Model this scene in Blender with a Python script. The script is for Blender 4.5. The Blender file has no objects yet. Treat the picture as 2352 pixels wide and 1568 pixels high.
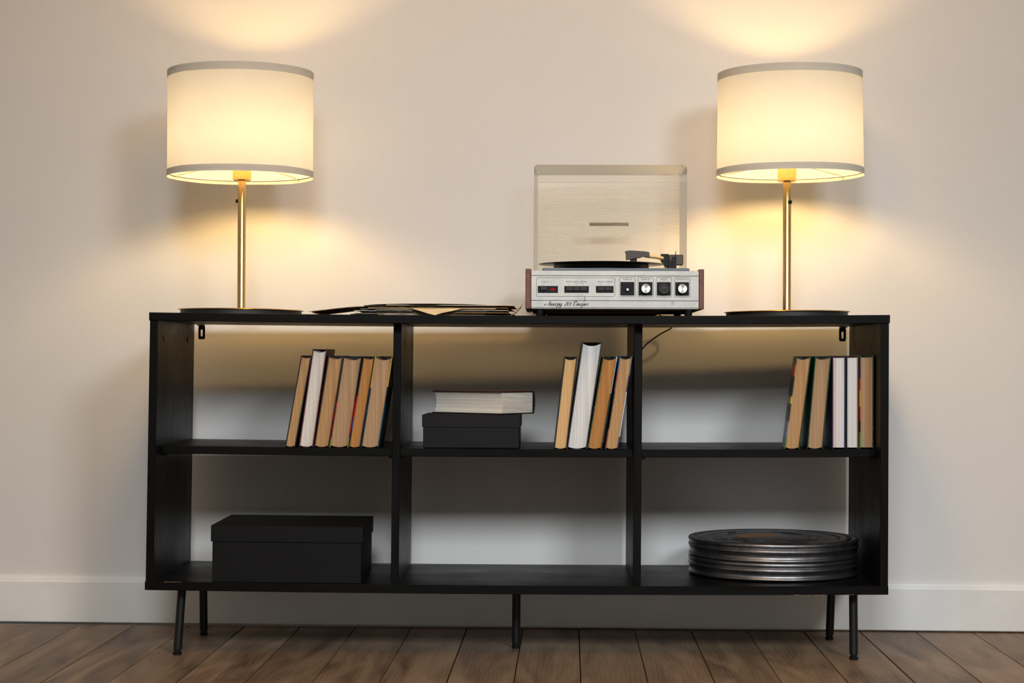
import bpy, bmesh, math, random
from mathutils import Vector, Matrix
random.seed(7)
S = bpy.context.scene
COL = S.collection

# ------------------------------------------------------------------ camera
YAW, PITCH, ROLL = .0188, .0102, .0040
fwd = Vector((-math.sin(YAW)*math.cos(PITCH), math.cos(YAW)*math.cos(PITCH), math.sin(PITCH)))
rt = fwd.cross(Vector((0, 0, 1))).normalized(); up = rt.cross(fwd)
r2 = math.cos(ROLL)*rt + math.sin(ROLL)*up
u2 = -math.sin(ROLL)*rt + math.cos(ROLL)*up
cd = bpy.data.cameras.new('camera'); cam = bpy.data.objects.new('camera', cd); COL.objects.link(cam)
cam.matrix_world = Matrix(((r2.x, u2.x, -fwd.x, 0), (r2.y, u2.y, -fwd.y, -4.2), (r2.z, u2.z, -fwd.z, .6875), (0, 0, 0, 1)))
cd.sensor_width = 36; cd.sensor_fit = 'HORIZONTAL'; cd.lens = 4200/2352*36
cd.clip_start = .05; cd.clip_end = 60
S.camera = cam

# ------------------------------------------------------------------ world, key light, exposure
KEY = (.885, .95, 1, 27.0)           # soft white light from behind the camera
AMB = (1, .92, .80, .31)              # even ambient light filling the room
WARM_FILL = (1, .52, .12, 36.0)            # added warm fill for the upper wall, no real lamp there
w = bpy.data.worlds.new('world'); S.world = w; w.use_nodes = True
w.node_tree.nodes['Background'].inputs[0].default_value = (*AMB[:3], 1)
w.node_tree.nodes['Background'].inputs[1].default_value = AMB[3]
for kx, share in ((-.15, .52), (1.95, .48)):          # two soft boxes with grids behind the camera
    ld = bpy.data.lights.new('soft_box', 'AREA'); ld.shape = 'RECTANGLE'; ld.size = .95; ld.size_y = .9
    ld.energy = KEY[3]*share; ld.color = KEY[:3]; ld.spread = math.radians(62)
    key = bpy.data.objects.new('soft_box', ld); COL.objects.link(key); key.location = (kx, -4.7, 2.68)
    key.rotation_euler = (Vector((.05, .3, .12)) - key.location).to_track_quat('-Z', 'Y').to_euler()
cl = bpy.data.lights.new('warm_fill', 'POINT'); cl.shadow_soft_size = .22; cl.energy = WARM_FILL[3]; cl.color = WARM_FILL[:3]
clo = bpy.data.objects.new('warm_fill', cl); COL.objects.link(clo); clo.location = (-.1, -1.6, 2.3)  # added point light without any fitting, warms the upper wall
S.view_settings.view_transform = 'Standard'; S.view_settings.look = 'None'
S.view_settings.gamma = 1; S.view_settings.use_curve_mapping = False
S.view_settings.exposure = 0.0
BULB = 195.0
BULB_COL = (1, .66, .26)

# ------------------------------------------------------------------ materials
def srgb(r, g, b):
    f = lambda c: (c/255/12.92) if c/255 <= .04045 else ((c/255+.055)/1.055)**2.4
    return (f(r), f(g), f(b), 1)

class NT:
    def __init__(s, name):
        s.m = bpy.data.materials.new(name); s.m.use_nodes = True
        s.t = s.m.node_tree; s.p = s.t.nodes['Principled BSDF']; s.out = s.t.nodes['Material Output']
    def n(s, typ, **k):
        nd = s.t.nodes.new('ShaderNode'+typ)
        for a, v in k.items():
            if a.startswith('i_'):
                key = a[2:].replace('_', ' ')
                nd.inputs[key].default_value = v
            else: setattr(nd, a, v)
        return nd
    def l(s, a, b): s.t.links.new(a, b)
    def coords(s, scale=(1, 1, 1), rot=(0, 0, 0), kind='Object'):
        tc = s.n('TexCoord'); mp = s.n('Mapping')
        mp.inputs['Scale'].default_value = scale; mp.inputs['Rotation'].default_value = rot
        s.l(tc.outputs[kind], mp.inputs[0]); return mp.outputs[0]
    def noise(s, vec, scale, detail=4, rough=.5, dist=0):
        nz = s.n('TexNoise'); nz.inputs['Scale'].default_value = scale; nz.inputs['Detail'].default_value = detail
        nz.inputs['Roughness'].default_value = rough; nz.inputs['Distortion'].default_value = dist
        s.l(vec, nz.inputs['Vector']); return nz.outputs['Fac']
    def ramp(s, fac, stops, interp='LINEAR'):
        r = s.n('ValToRGB'); cr = r.color_ramp; cr.interpolation = interp
        while len(cr.elements) < len(stops): cr.elements.new(.5)
        for e, (p, c) in zip(cr.elements, stops):
            e.position = p; e.color = c if len(c) == 4 else (*c, 1)
        s.l(fac, r.inputs[0]); return r.outputs[0]
    def bump(s, h, strength=.2, dist=.001):
        b = s.n('Bump'); b.inputs['Strength'].default_value = strength; b.inputs['Distance'].default_value = dist
        s.l(h, b.inputs['Height']); s.l(b.outputs[0], s.p.inputs['Normal']); return b
    def set(s, **k):
        for a, v in k.items(): s.p.inputs[a.replace('_', ' ')].default_value = v
        return s
    def math(s, op, a, b):
        m = s.n('Math', operation=op)
        for i, v in enumerate((a, b)):
            if isinstance(v, (int, float)): m.inputs[i].default_value = v
            else: s.l(v, m.inputs[i])
        return m.outputs[0]

def plain(name, col, rough=.5, metal=0, spec=.5, noise=0, nscale=60):
    t = NT(name); t.set(Base_Color=col, Roughness=rough, Metallic=metal); t.p.inputs['Specular IOR Level'].default_value = spec
    if noise:
        v = t.coords(); f = t.noise(v, nscale, 5)
        c = t.ramp(f, [(.3, tuple(x*(1-noise) for x in col[:3])), (.7, tuple(min(1, x*(1+noise*.6)) for x in col[:3]))])
        t.l(c, t.p.inputs['Base Color'])
    return t.m

def mat_wall():
    t = NT('plaster'); v = t.coords()
    f = t.noise(v, 1.3, 3); fine = t.noise(v, 220, 4, .6)
    c = t.ramp(f, [(.35, srgb(219, 216, 213)), (.65, srgb(225, 222, 219))])
    t.l(c, t.p.inputs['Base Color']); t.set(Roughness=.75); t.p.inputs['Specular IOR Level'].default_value = .25
    t.bump(fine, .35, .0012); return t.m

def mat_black_wood(name, axis, base=.0042):
    t = NT(name)
    sc = {'x': (1.6, 30, 30), 'z': (30, 30, 1.6)}[axis]
    v = t.coords(sc); g = t.noise(v, 1.5, 5, .6, .6); patch = t.noise(t.coords((3, 3, 3)), 2.2, 3)
    c = t.ramp(g, [(.3, (base*.75, base*.75, base*.78)), (.7, (base*1.35, base*1.3, base*1.25))])
    t.l(c, t.p.inputs['Base Color'])
    r = t.math('ADD', t.math('MULTIPLY', g, .22), t.math('MULTIPLY', patch, .22))
    t.l(t.math('ADD', r, .17), t.p.inputs['Roughness'])
    t.p.inputs['Specular IOR Level'].default_value = .09
    t.bump(g, .12, .0006); return t.m

def mat_floor():
    t = NT('floor_wood'); oi = t.n('ObjectInfo')
    tc = t.n('TexCoord'); add = t.n('VectorMath', operation='ADD'); sc = t.n('VectorMath', operation='MULTIPLY')
    cmb = t.n('CombineXYZ'); t.l(t.math('MULTIPLY', oi.outputs['Random'], 13), cmb.inputs[0]); t.l(t.math('MULTIPLY', oi.outputs['Random'], 29), cmb.inputs[1])
    t.l(tc.outputs['Object'], add.inputs[0]); t.l(cmb.outputs[0], add.inputs[1])
    sc.inputs[1].default_value = (9, 1.5, 1); t.l(add.outputs[0], sc.inputs[0])
    big = t.noise(sc.outputs[0], 1.2, 3, .5, 1.2)
    wv = t.n('TexWave', wave_type='BANDS', bands_direction='X'); t.l(sc.outputs[0], wv.inputs['Vector'])
    wv.inputs['Scale'].default_value = 3.2; wv.inputs['Distortion'].default_value = 9; wv.inputs['Detail'].default_value = 3; wv.inputs['Detail Scale'].default_value = .7
    fs = t.n('VectorMath', operation='MULTIPLY'); fs.inputs[1].default_value = (95, 5, 1); t.l(add.outputs[0], fs.inputs[0])
    fine = t.noise(fs.outputs[0], 1, 4, .6)
    mix = t.math('ADD', t.math('MULTIPLY', big, .84), t.math('ADD', t.math('MULTIPLY', wv.outputs['Fac'], .05), t.math('MULTIPLY', fine, .11)))
    c = t.ramp(mix, [(.28, srgb(92, 74, 58)), (.5, srgb(142, 120, 98)), (.72, srgb(172, 148, 122))])
    mx = t.n('Mix', data_type='RGBA', blend_type='MULTIPLY'); mx.inputs[0].default_value = 1
    rr = t.ramp(oi.outputs['Random'], [(0, (.62, .59, .56)), (1, (.88, .83, .77))])
    t.l(c, mx.inputs[6]); t.l(rr, mx.inputs[7]); t.l(mx.outputs[2], t.p.inputs['Base Color'])
    t.l(t.math('ADD', t.math('MULTIPLY', fine, .25), .36), t.p.inputs['Roughness'])
    t.p.inputs['Specular IOR Level'].default_value = .35
    t.bump(fine, .05, .0006); return t.m

def mat_fabric(name, trans, col=(.9, .86, .78), tcol=None):
    t = NT(name); t.t.nodes.remove(t.p)
    d = t.n('BsdfDiffuse'); tr = t.n('BsdfTranslucent'); mx = t.n('MixShader')
    v1 = t.coords((1, 1, 1)); a = t.noise(t.coords((40, 40, 900)), 1, 3); b = t.noise(t.coords((500, 500, 20)), 1, 3); cl = t.noise(v1, 14, 3)
    f = t.math('ADD', t.math('MULTIPLY', a, .35), t.math('ADD', t.math('MULTIPLY', b, .25), t.math('MULTIPLY', cl, .4)))
    c = t.ramp(f, [(.3, tuple(x*.9 for x in col)), (.7, col)])
    t.l(c, d.inputs[0]); mx.inputs[0].default_value = trans
    tc_ = tcol or col; t.l(t.ramp(f, [(.3, tuple(x*.9 for x in tc_)), (.7, tc_)]), tr.inputs[0])
    t.l(d.outputs[0], mx.inputs[1]); t.l(tr.outputs[0], mx.inputs[2]); t.l(mx.outputs[0], t.out.inputs[0]); return t.m

def mat_emit(name, col, s):
    t = NT(name); t.t.nodes.remove(t.p); e = t.n('Emission'); e.inputs[0].default_value = (*col, 1); e.inputs[1].default_value = s
    t.l(e.outputs[0], t.out.inputs[0]); return t.m

def mat_acrylic():
    t = NT('clear_acrylic'); t.t.nodes.remove(t.p)
    tr = t.n('BsdfTransparent'); tr.inputs[0].default_value = (.99, .975, .935, 1)
    g = t.n('BsdfGlossy'); g.inputs['Roughness'].default_value = .30
    d = t.n('BsdfDiffuse'); d.inputs[0].default_value = (.80, .74, .62, 1)
    f = t.noise(t.coords((3, 3, 3)), 3, 5, .65)
    m1 = t.n('MixShader'); m2 = t.n('MixShader'); fr = t.n('Fresnel'); fr.inputs[0].default_value = 1.14
    t.l(t.ramp(f, [(.35, (.015, .015, .015)), (.7, (.07, .07, .07))]), m1.inputs[0])
    t.l(tr.outputs[0], m1.inputs[1]); t.l(d.outputs[0], m1.inputs[2])
    t.l(fr.outputs[0], m2.inputs[0]); t.l(m1.outputs[0], m2.inputs[1]); t.l(g.outputs[0], m2.inputs[2]); t.l(m2.outputs[0], t.out.inputs[0])
    return t.m

def mat_pages(name, c1, c2, edge=None):
    """edge-on paper: thin streaks that run along the pages (local x is the thickness)"""
    t = NT(name); v = t.coords((900, 30, 5)); f = t.noise(v, 1, 4, .65); g = t.noise(t.coords((160, 10, 2)), 1, 2)
    m = t.math('ADD', t.math('MULTIPLY', f, .5), t.math('MULTIPLY', g, .5))
    c = t.ramp(m, [(.3, c1), (.62, c2)])
    if edge:
        tc = t.n('TexCoord'); sx = t.n('SeparateXYZ'); t.l(tc.outputs['Generated'], sx.inputs[0])
        mk = t.ramp(sx.outputs[0], [(0, (1, 1, 1)), (.30, (0, 0, 0))], 'CONSTANT')
        mx = t.n('Mix', data_type='RGBA'); t.l(mk, mx.inputs[0]); t.l(c, mx.inputs[6]); mx.inputs[7].default_value = edge
        c = mx.outputs[2]
    t.l(c, t.p.inputs['Base Color']); t.set(Roughness=.8); t.bump(f, .4, .0006); return t.m

def mat_cover(name, stops, speck=None):
    """cloth or card board printed with bands up its height"""
    t = NT(name); tc = t.n('TexCoord'); sx = t.n('SeparateXYZ'); t.l(tc.outputs['Generated'], sx.inputs[0])
    nz = t.noise(t.coords((30, 30, 30)), 3, 5, .7)
    h = t.math('ADD', sx.outputs[2], t.math('MULTIPLY', t.math('SUBTRACT', nz, .5), .12))
    c = t.ramp(h, stops, 'CONSTANT' if len(stops) > 2 else 'LINEAR')
    if speck:
        s = t.ramp(t.noise(t.coords((260, 260, 260)), 1, 3, .7), [(.55, (0, 0, 0)), (.64, (1, 1, 1))])
        mx = t.n('Mix', data_type='RGBA'); t.l(s, mx.inputs[0]); t.l(c, mx.inputs[6]); mx.inputs[7].default_value = speck; c = mx.outputs[2]
    t.l(c, t.p.inputs['Base Color']); t.set(Roughness=.42); return t.m

def mat_box(name, scale, strength, base):
    t = NT(name); 
    if scale:
        a = t.n('TexWave', wave_type='BANDS', bands_direction='DIAGONAL'); a.inputs['Scale'].default_value = scale; a.inputs['Distortion'].default_value = 1.2; a.inputs['Detail'].default_value = 3
        mp = t.coords((1, 1, -1)); t.l(mp, a.inputs['Vector']); f = t.math('ADD', t.math('MULTIPLY', a.outputs['Fac'], .7), t.math('MULTIPLY', t.noise(t.coords(), 700, 3), .6))
    else: f = t.noise(t.coords(), 620, 5, .7)
    t.l(t.ramp(f, [(.3, (base*.6,)*3), (.8, (base*1.7, base*1.7, base*1.75))]), t.p.inputs['Base Color'])
    t.set(Roughness=.6); t.p.inputs['Specular IOR Level'].default_value = .12; t.bump(f, strength, .0006); return t.m

def mat_kraft(name, c1, c2):
    t = NT(name); f = t.noise(t.coords((9, 9, 60)), 3, 5, .65)
    t.l(t.ramp(f, [(.3, c1), (.7, c2)]), t.p.inputs['Base Color']); t.set(Roughness=.8); t.bump(f, .3, .001); return t.m

def mat_steel():
    t = NT('can_steel'); f = t.noise(t.coords((4, 4, 300)), 2, 4, .6); p = t.noise(t.coords(), 18, 5, .7)
    t.l(t.ramp(p, [(.3, srgb(104, 104, 108)), (.7, srgb(150, 150, 153))]), t.p.inputs['Base Color'])
    t.l(t.math('ADD', t.math('MULTIPLY', f, .16), .3), t.p.inputs['Roughness']); t.set(Metallic=.96); return t.m

def mat_veneer():
    t = NT('brown_veneer'); f = t.noise(t.coords((60, 4, 60)), 2, 5, .6)
    t.l(t.ramp(f, [(.3, srgb(82, 46, 34)), (.7, srgb(118, 72, 52))]), t.p.inputs['Base Color']); t.set(Roughness=.45); return t.m

def mat_vinyl():
    t = NT('vinyl'); t.set(Base_Color=(.012, .012, .012, 1), Roughness=.22)
    tc = t.n('TexCoord'); ln = t.n('VectorMath', operation='LENGTH'); 
    ms = t.n('VectorMath', operation='MULTIPLY'); ms.inputs[1].default_value = (1, 1, 0); t.l(tc.outputs['Object'], ms.inputs[0]); t.l(ms.outputs[0], ln.inputs[0])
    sn = t.math('SINE', t.math('MULTIPLY', ln.outputs['Value'], 4200), 0); t.bump(sn, .25, .0003); return t.m

def mat_brushed():
    """radial turned aluminium of the knob faces"""
    t = NT('turned_aluminium'); t.set(Base_Color=(.62, .62, .60, 1), Metallic=.95, Roughness=.34)
    t.p.inputs['Anisotropic'].default_value = .7
    tg = t.n('Tangent', direction_type='RADIAL', axis='Y'); t.l(tg.outputs[0], t.p.inputs['Tangent']); return t.m

M = dict(
    wall=mat_wall(), base=plain('baseboard_paint', srgb(232, 231, 228), .5, noise=.05, nscale=8), ceil=plain('ceiling_paint', srgb(225, 221, 214), .8),
    bx=mat_black_wood('black_board', 'x'), bz=mat_black_wood('black_panel', 'z'), edge=mat_black_wood('black_edge', 'x', .0038),
    floor=mat_floor(), under=plain('subfloor', (.012, .01, .008, 1), .9),
    legs=plain('black_leg_metal', (.005, .005, .005, 1), .42, spec=.3), blackm=plain('black_metal', (.016, .016, .017, 1), .42), pin=plain('pin_steel', (.5, .5, .5, 1), .35, 1),
    shade=mat_fabric('shade_linen', .25, (.50, .485, .45), (.48, .515, .66)), trim=mat_fabric('shade_trim', .20, (.66, .62, .55), (.5, .52, .6)), gold=plain('brushed_brass', (.66, .44, .17, 1), .24, 1, noise=.12, nscale=140), wire=plain('cream_wire', (.8, .72, .55, 1), .5), base_black=plain('lamp_base_black', (.014, .014, .014, 1), .5),
    bulb=mat_emit('lit_bulb', BULB_COL, BULB), acryl=mat_acrylic(), veneer=mat_veneer(),
    silver=plain('silver_panel', srgb(196, 196, 192), .38, .25, noise=.10, nscale=38), ink=plain('black_ink', (.01, .01, .01, 1), .6), inkgrey=plain('grey_scuff', (.28, .28, .28, 1), .6),
    plastic=plain('black_plastic', (.006, .006, .0065, 1), .42, spec=.18), button=plain('button_plastic', (.022, .022, .024, 1), .38, spec=.3), red=mat_emit('red_indicator', (1, .015, .03), .5),
    alu=mat_brushed(), deck=plain('deck_bluegrey', srgb(92, 108, 122), .4, .3), brownunder=mat_kraft('fibre_board', srgb(74, 48, 30), srgb(110, 76, 48)), vinyl=mat_vinyl(), label=plain('record_label', srgb(150, 60, 40), .6),
    cream=plain('cream_tube', srgb(196, 178, 140), .45), darkbrown=plain('brown_plastic', srgb(58, 46, 38), .42), badge=mat_kraft('worn_badge', srgb(92, 80, 66), srgb(150, 138, 120)),
    steel=mat_steel(), amber=plain('amber_label', srgb(142, 96, 40), .55, noise=.2, nscale=50), boxfine=mat_box('black_card', 0, .25, .0065), boxtex=mat_box('ribbed_black_card', 130, .55, .010),
    cord=plain('black_rubber', (.012, .012, .012, 1), .5),
)

# ------------------------------------------------------------------ helpers
def box_bm(x0, x1, y0, y1, z0, z1, bev=0, segs=1, bm=None):
    bm = bm or bmesh.new()
    vs = [bm.verts.new(c) for c in ((x0, y0, z0), (x1, y0, z0), (x1, y1, z0), (x0, y1, z0), (x0, y0, z1), (x1, y0, z1), (x1, y1, z1), (x0, y1, z1))]
    fs = [bm.faces.new([vs[i] for i in q]) for q in ((3, 2, 1, 0), (4, 5, 6, 7), (0, 1, 5, 4), (1, 2, 6, 5), (2, 3, 7, 6), (3, 0, 4, 7))]
    if bev:
        es = {e for f in fs for e in f.edges}
        bmesh.ops.bevel(bm, geom=list(es), offset=bev, segments=segs, affect='EDGES', profile=.5)
    return bm

def lathe_bm(profile, c, n=64, axis='z', cap=True, bm=None):
    """profile = (radius, height) pairs from bottom to top"""
    bm = bm or bmesh.new(); rings = []
    for r, h in profile:
        ring = []
        for i in range(n):
            a = 2*math.pi*i/n; p = (r*math.cos(a), r*math.sin(a), h)
            if axis == 'y': p = (p[0], p[2], p[1])
            if axis == 'x': p = (p[2], p[0], p[1])
            ring.append(bm.verts.new(Vector(c)+Vector(p)))
        rings.append(ring)
    for a, b in zip(rings, rings[1:]):
        for i in range(n): bm.faces.new((a[i], a[(i+1) % n], b[(i+1) % n], b[i]))
    if cap:
        bm.faces.new(list(reversed(rings[0]))); bm.faces.new(rings[-1])
    return bm

def tube_bm(pts, r, n=12, bm=None):
    bm = bm or bmesh.new(); pts = [Vector(p) for p in pts]; rings = []; ref = None
    rs = r if isinstance(r, (list, tuple)) else [r]*len(pts)
    for i, p in enumerate(pts):
        d = (pts[min(i+1, len(pts)-1)]-pts[max(i-1, 0)]).normalized()
        if ref is None: ref = Vector((0, 0, 1)) if abs(d.z) < .9 else Vector((1, 0, 0))
        s = d.cross(ref).normalized(); t = s.cross(d).normalized(); ref = t
        rings.append([bm.verts.new(p+rs[i]*(math.cos(2*math.pi*k/n)*s+math.sin(2*math.pi*k/n)*t)) for k in range(n)])
    for a, b in zip(rings, rings[1:]):
        for k in range(n): bm.faces.new((a[k], a[(k+1) % n], b[(k+1) % n], b[k]))
    bm.faces.new(list(reversed(rings[0]))); bm.faces.new(rings[-1]); return bm

def prism_bm(poly, y0, y1, bm=None, axis='y'):
    """closed outline in x,z extruded along y"""
    bm = bm or bmesh.new()
    mk = (lambda a, b, h: (a, h, b)) if axis == 'y' else (lambda a, b, h: (a, b, h)) if axis == 'z' else (lambda a, b, h: (h, a, b))
    A = [bm.verts.new(mk(a, b, y0)) for a, b in poly]; B = [bm.verts.new(mk(a, b, y1)) for a, b in poly]; n = len(poly)
    bm.faces.new(A); bm.faces.new(list(reversed(B)))
    for i in range(n): bm.faces.new((A[i], B[i], B[(i+1) % n], A[(i+1) % n]))
    return bm

def spline(pts, n=6):
    P = [Vector((*p, 0)) if len(p) == 2 else Vector(p) for p in pts]; out = []
    for i in range(len(P)-1):
        p0, p1, p2, p3 = P[max(i-1, 0)], P[i], P[i+1], P[min(i+2, len(P)-1)]
        for k in range(n):
            t = k/n
            out.append(.5*((2*p1)+(-p0+p2)*t+(2*p0-5*p1+4*p2-p3)*t*t+(-p0+3*p1-3*p2+p3)*t**3))
    out.append(P[-1]); return out

def ribbon_bm(pts, wid, y, closed=False, bm=None, callig=False):
    """flat printed stroke in the x,z plane at depth y; pts = (x, z)"""
    bm = bm or bmesh.new(); P = [Vector((p[0], p[1])) for p in pts]; n = len(P); L = []; Rr = []
    for i in range(n):
        a = P[(i-1) % n] if closed else P[max(i-1, 0)]; b = P[(i+1) % n] if closed else P[min(i+1, n-1)]
        d = (b-a); d = d.normalized() if d.length > 1e-9 else Vector((1, 0)); nn = Vector((-d.y, d.x))
        ww = wid*((.4+.75*max(0, -d.y if callig else 0) + .25*abs(d.y)) if callig else 1)
        L.append(bm.verts.new((P[i].x+nn.x*ww/2, y, P[i].y+nn.y*ww/2))); Rr.append(bm.verts.new((P[i].x-nn.x*ww/2, y, P[i].y-nn.y*ww/2)))
    for i in range(n if closed else n-1):
        j = (i+1) % n; bm.faces.new((L[i], Rr[i], Rr[j], L[j]))
    return bm

def rrect(x0, x1, z0, z1, r, n=5):
    out = []
    for cx, cz, a0 in ((x1-r, z1-r, 0), (x0+r, z1-r, 90), (x0+r, z0+r, 180), (x1-r, z0+r, 270)):
        for k in range(n+1):
            a = math.radians(a0+90*k/n); out.append((cx+r*math.cos(a), cz+r*math.sin(a)))
    return out

def mesh_obj(name, bm, mat, parent=None, root=None, smooth=False, auto=None):
    """vertices are given in world coordinates; they are stored relative to the thing's root"""
    bmesh.ops.recalc_face_normals(bm, faces=bm.faces)
    o_ = root.location if root else Vector((0, 0, 0))
    for v in bm.verts: v.co -= o_
    me = bpy.data.meshes.new(name); bm.to_mesh(me); bm.free(); me.materials.append(mat)
    if smooth:
        for p in me.polygons: p.use_smooth = True
        me.set_sharp_from_angle(angle=math.radians(auto or 35))
    o = bpy.data.objects.new(name, me); COL.objects.link(o)
    if parent: o.parent = parent
    return o

def tag(o, label, cat=None, group=None, kind=None):
    o['label'] = label
    if cat: o['category'] = cat
    if group: o['group'] = group
    if kind: o['kind'] = kind
    return o

def thing(name, label, cat, loc, group=None):
    o = bpy.data.objects.new(name, None); o.empty_display_size = .05; COL.objects.link(o); o.location = loc
    return tag(o, label, cat, group)

def P(root):
    def f(name, bm, mat, parent=None, smooth=False, auto=None, label=None):
        o = mesh_obj(name, bm, mat, parent or root, root, smooth, auto)
        if label: o['label'] = label
        return o
    return f

# ------------------------------------------------------------------ the room
WROT = -.022
def wally(x): return .517 + WROT*(x+.1)
wbm = box_bm(-4, 4, 0, .12, -.02, 3.05)
wall = mesh_obj('wall_back', wbm, M['wall']); wall.location = (-.1, .517, 0); wall.rotation_euler.z = WROT
tag(wall, 'cream plaster wall behind the low black shelf unit', 'wall', kind='structure')
prof = [(-.0005, .1235), (-.006, .1235), (-.009, .1215), (-.010, .118), (-.0105, .1165), (-.013, .1160), (-.0135, .1135), (-.0155, .109), (-.0185, .1075), (-.0185, .006), (-.017, .004), (-.0005, .004)]
bb = prism_bm(prof, -3.9, 3.9, axis='x'); 
bbo = mesh_obj('baseboard_back', bb, M['base']); bbo.location = wall.location; bbo.rotation_euler.z = WROT
tag(bbo, 'white painted baseboard with a moulded top edge along the wall', 'baseboard', kind='structure')
fl = mesh_obj('floor', box_bm(-4, 4, -6, .64, -.06, -.016), M['under']); tag(fl, 'brown wooden plank floor under the shelf unit', 'floor', kind='structure')
PW = .1433; pm = None
for i in range(-14, 15):
    x0 = .0795 + i*PW
    if pm is None:
        b = box_bm(.0011, PW-.0011, -3.2, .515, -.0155, 0, .0012)
        o = mesh_obj('plank', b, M['floor'], fl); pm = o.data
    else:
        o = bpy.data.objects.new('plank', pm); COL.objects.link(o); o.parent = fl
    o.location = (x0 + random.uniform(-.0006, .0006), 0, random.uniform(-.0008, 0)); o.rotation_euler.z = -.012 + random.uniform(-.001, .001)
ce = mesh_obj('ceiling', box_bm(-4, 4, -6, .62, 3.05, 3.12), M['ceil']); tag(ce, 'plain white ceiling above the wall', 'ceiling', kind='structure')

# ------------------------------------------------------------------ shelf unit
def sag(x): return -.0046*max(0, 1-((x+.066)/.852)**2)
DEP = .443
sh = thing('shelf_unit', 'low black wooden shelf unit with six open compartments on slim metal legs', 'shelf', (-.066, .22, 0))
ps = P(sh)
def board(name, x0, x1, y0, y1, z0, z1, mat, parent=None, bev=.0012, n=16, dx=None):
    bm = bmesh.new(); rings = []
    for i in range(n+1):
        x = x0+(x1-x0)*i/n; s = sag(x); b = bev if 0 < i < n else bev
        rings.append([bm.verts.new((x, y, z+s)) for y, z in ((y0, z0+b), (y0+b, z0), (y1-b, z0), (y1, z0+b), (y1, z1-b), (y1-b, z1), (y0+b, z1), (y0, z1-b))])
    for a, b in zip(rings, rings[1:]):
        for k in range(8): bm.faces.new((a[k], a[(k+1) % 8], b[(k+1) % 8], b[k]))
    bm.faces.new(list(reversed(rings[0]))); bm.faces.new(rings[-1])
    return ps(name, bm, mat, parent)
board('top_board', -.9163, .7862, 0, DEP, .7755, .7945, M['bx'])
bb_ = board('bottom_board', -.9221, .7835, .0105, DEP, .1552, .1745, M['bx'])
board('edge_strip', -.9225, .7835, 0, .0095, .1550, .1750, M['edge'], bb_)
def panel(name, xt, xb, th, y0, y1, zt, zb):
    bm = bmesh.new(); b = .0012
    out = lambda x, th: [(x, y0+b), (x+b, y0), (x+th-b, y0), (x+th, y0+b), (x+th, y1-b), (x+th-b, y1), (x+b, y1), (x, y1-b)]
    A = [bm.verts.new((x, y, zb)) for x, y in out(xb, th)]; B = [bm.verts.new((x, y, zt)) for x, y in out(xt, th)]
    for k in range(8): bm.faces.new((A[k], A[(k+1) % 8], B[(k+1) % 8], B[k]))
    bm.faces.new(list(reversed(A))); bm.faces.new(B); return ps(name, bm, M['bz'])
pl = panel('side_panel', -.9150, -.9215, .0185, .003, DEP, .7752, .1747)
pr = panel('side_panel', .7662, .7650, .0185, .003, DEP, .7752, .1747)
d1 = panel('divider', -.3562, -.3602, .0185, .055, DEP, .7715, .1708)
d2 = panel('divider', .2048, .2028, .0185, .055, DEP, .7715, .1708)
for a, b in ((-.8985, -.3587), (-.3398, .2030), (.2222, .7650)):
    board('shelf_board', a+.0006, b-.0006, .066, DEP, .4660, .4845, M['bx'], n=6)
def leg(top, bot, r=.0100):
    t, b = Vector(top), Vector(bot); d = (t-b).normalized()
    o = ps('leg', tube_bm([b+d*.012, t], r, 20), M['legs'], smooth=True)
    f = lathe_bm([(r*.86, 0), (r*1.02, .001), (r*1.02, .006), (r*.8, .0075), (r*.8, .013)], (b.x, b.y, 0), 20)
    ps('foot', f, M['plastic'], o, smooth=True)
leg((-.8485, .062, .157), (-.8554, .0433, 0)); leg((.7140, .062, .157), (.7123, .043, 0))
leg((-.8490, .325, .157), (-.8505, .3468, 0)); leg((.7060, .325, .157), (.7029, .3457, 0)); leg((-.0690, .181, .152), (-.0701, .1812, 0))
def bracket(x0, x1, z0, z1):
    y = DEP-.0005; cx = (x0+x1)/2; outer = []; inner = []; n = 24; bm = bmesh.new()
    for k in range(n):
        a = 2*math.pi*(k+.5)/n; c, s = math.cos(a), math.sin(a); q = min((x1-x0)/2/abs(c), (z1-z0)/2/abs(s)); outer.append((cx+c*q, (z0+z1)/2+s*q))
        r = .0026; inner.append((cx+r*c, (z0+z1)/2-.002+(.0062 if s > 0 else -.0062)+r*s))
    for (A, yy) in ((0, y), (1, y-.0022)):
        pass
    F = [[bm.verts.new((p[0], yy, p[1])) for p in pts] for pts in (outer, inner) for yy in (y, y-.0022)]
    of, ob, if_, ib = F[0], F[1], F[2], F[3]
    for k in range(n):
        j = (k+1) % n
        bm.faces.new((of[k], of[j], if_[j], if_[k])); bm.faces.new((ob[k], ob[j], ib[j], ib[k])); bm.faces.new((of[k], of[j], ob[j], ob[k])); bm.faces.new((if_[k], if_[j], ib[j], ib[k]))
    o = ps('wall_bracket', bm, M['blackm'])
    ps('bracket_flange', box_bm(x0, x1, DEP-.026, DEP-.0005, z1-.0012, z1+.001, .0004), M['blackm'], o)
    ps('screw', lathe_bm([(.003, -.0018), (.003, 0)], (cx, DEP-.014, z1-.0012), 12), M['plastic'], o)
bracket(-.8862, -.8692, .7375, .7735); bracket(.7402, .7578, .7385, .7737)
for x, y, z, s, pa in ((-.8962, .075, .735, 1, pl), (-.8962, .36, .735, 1, pl), (-.3378, .14, .727, 1, d1), (-.3378, .385, .727, 1, d1), (.7660, .13, .727, -1, pr), (.7660, .36, .727, -1, pr)):
    ps('peg_hole_disc', lathe_bm([(.0068, -.0006), (.0068, .0006)], (x, y, z), 16, 'x'), M['plastic'], pa, smooth=True)  # near-black disc stands in for the dark of an open peg hole
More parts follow.
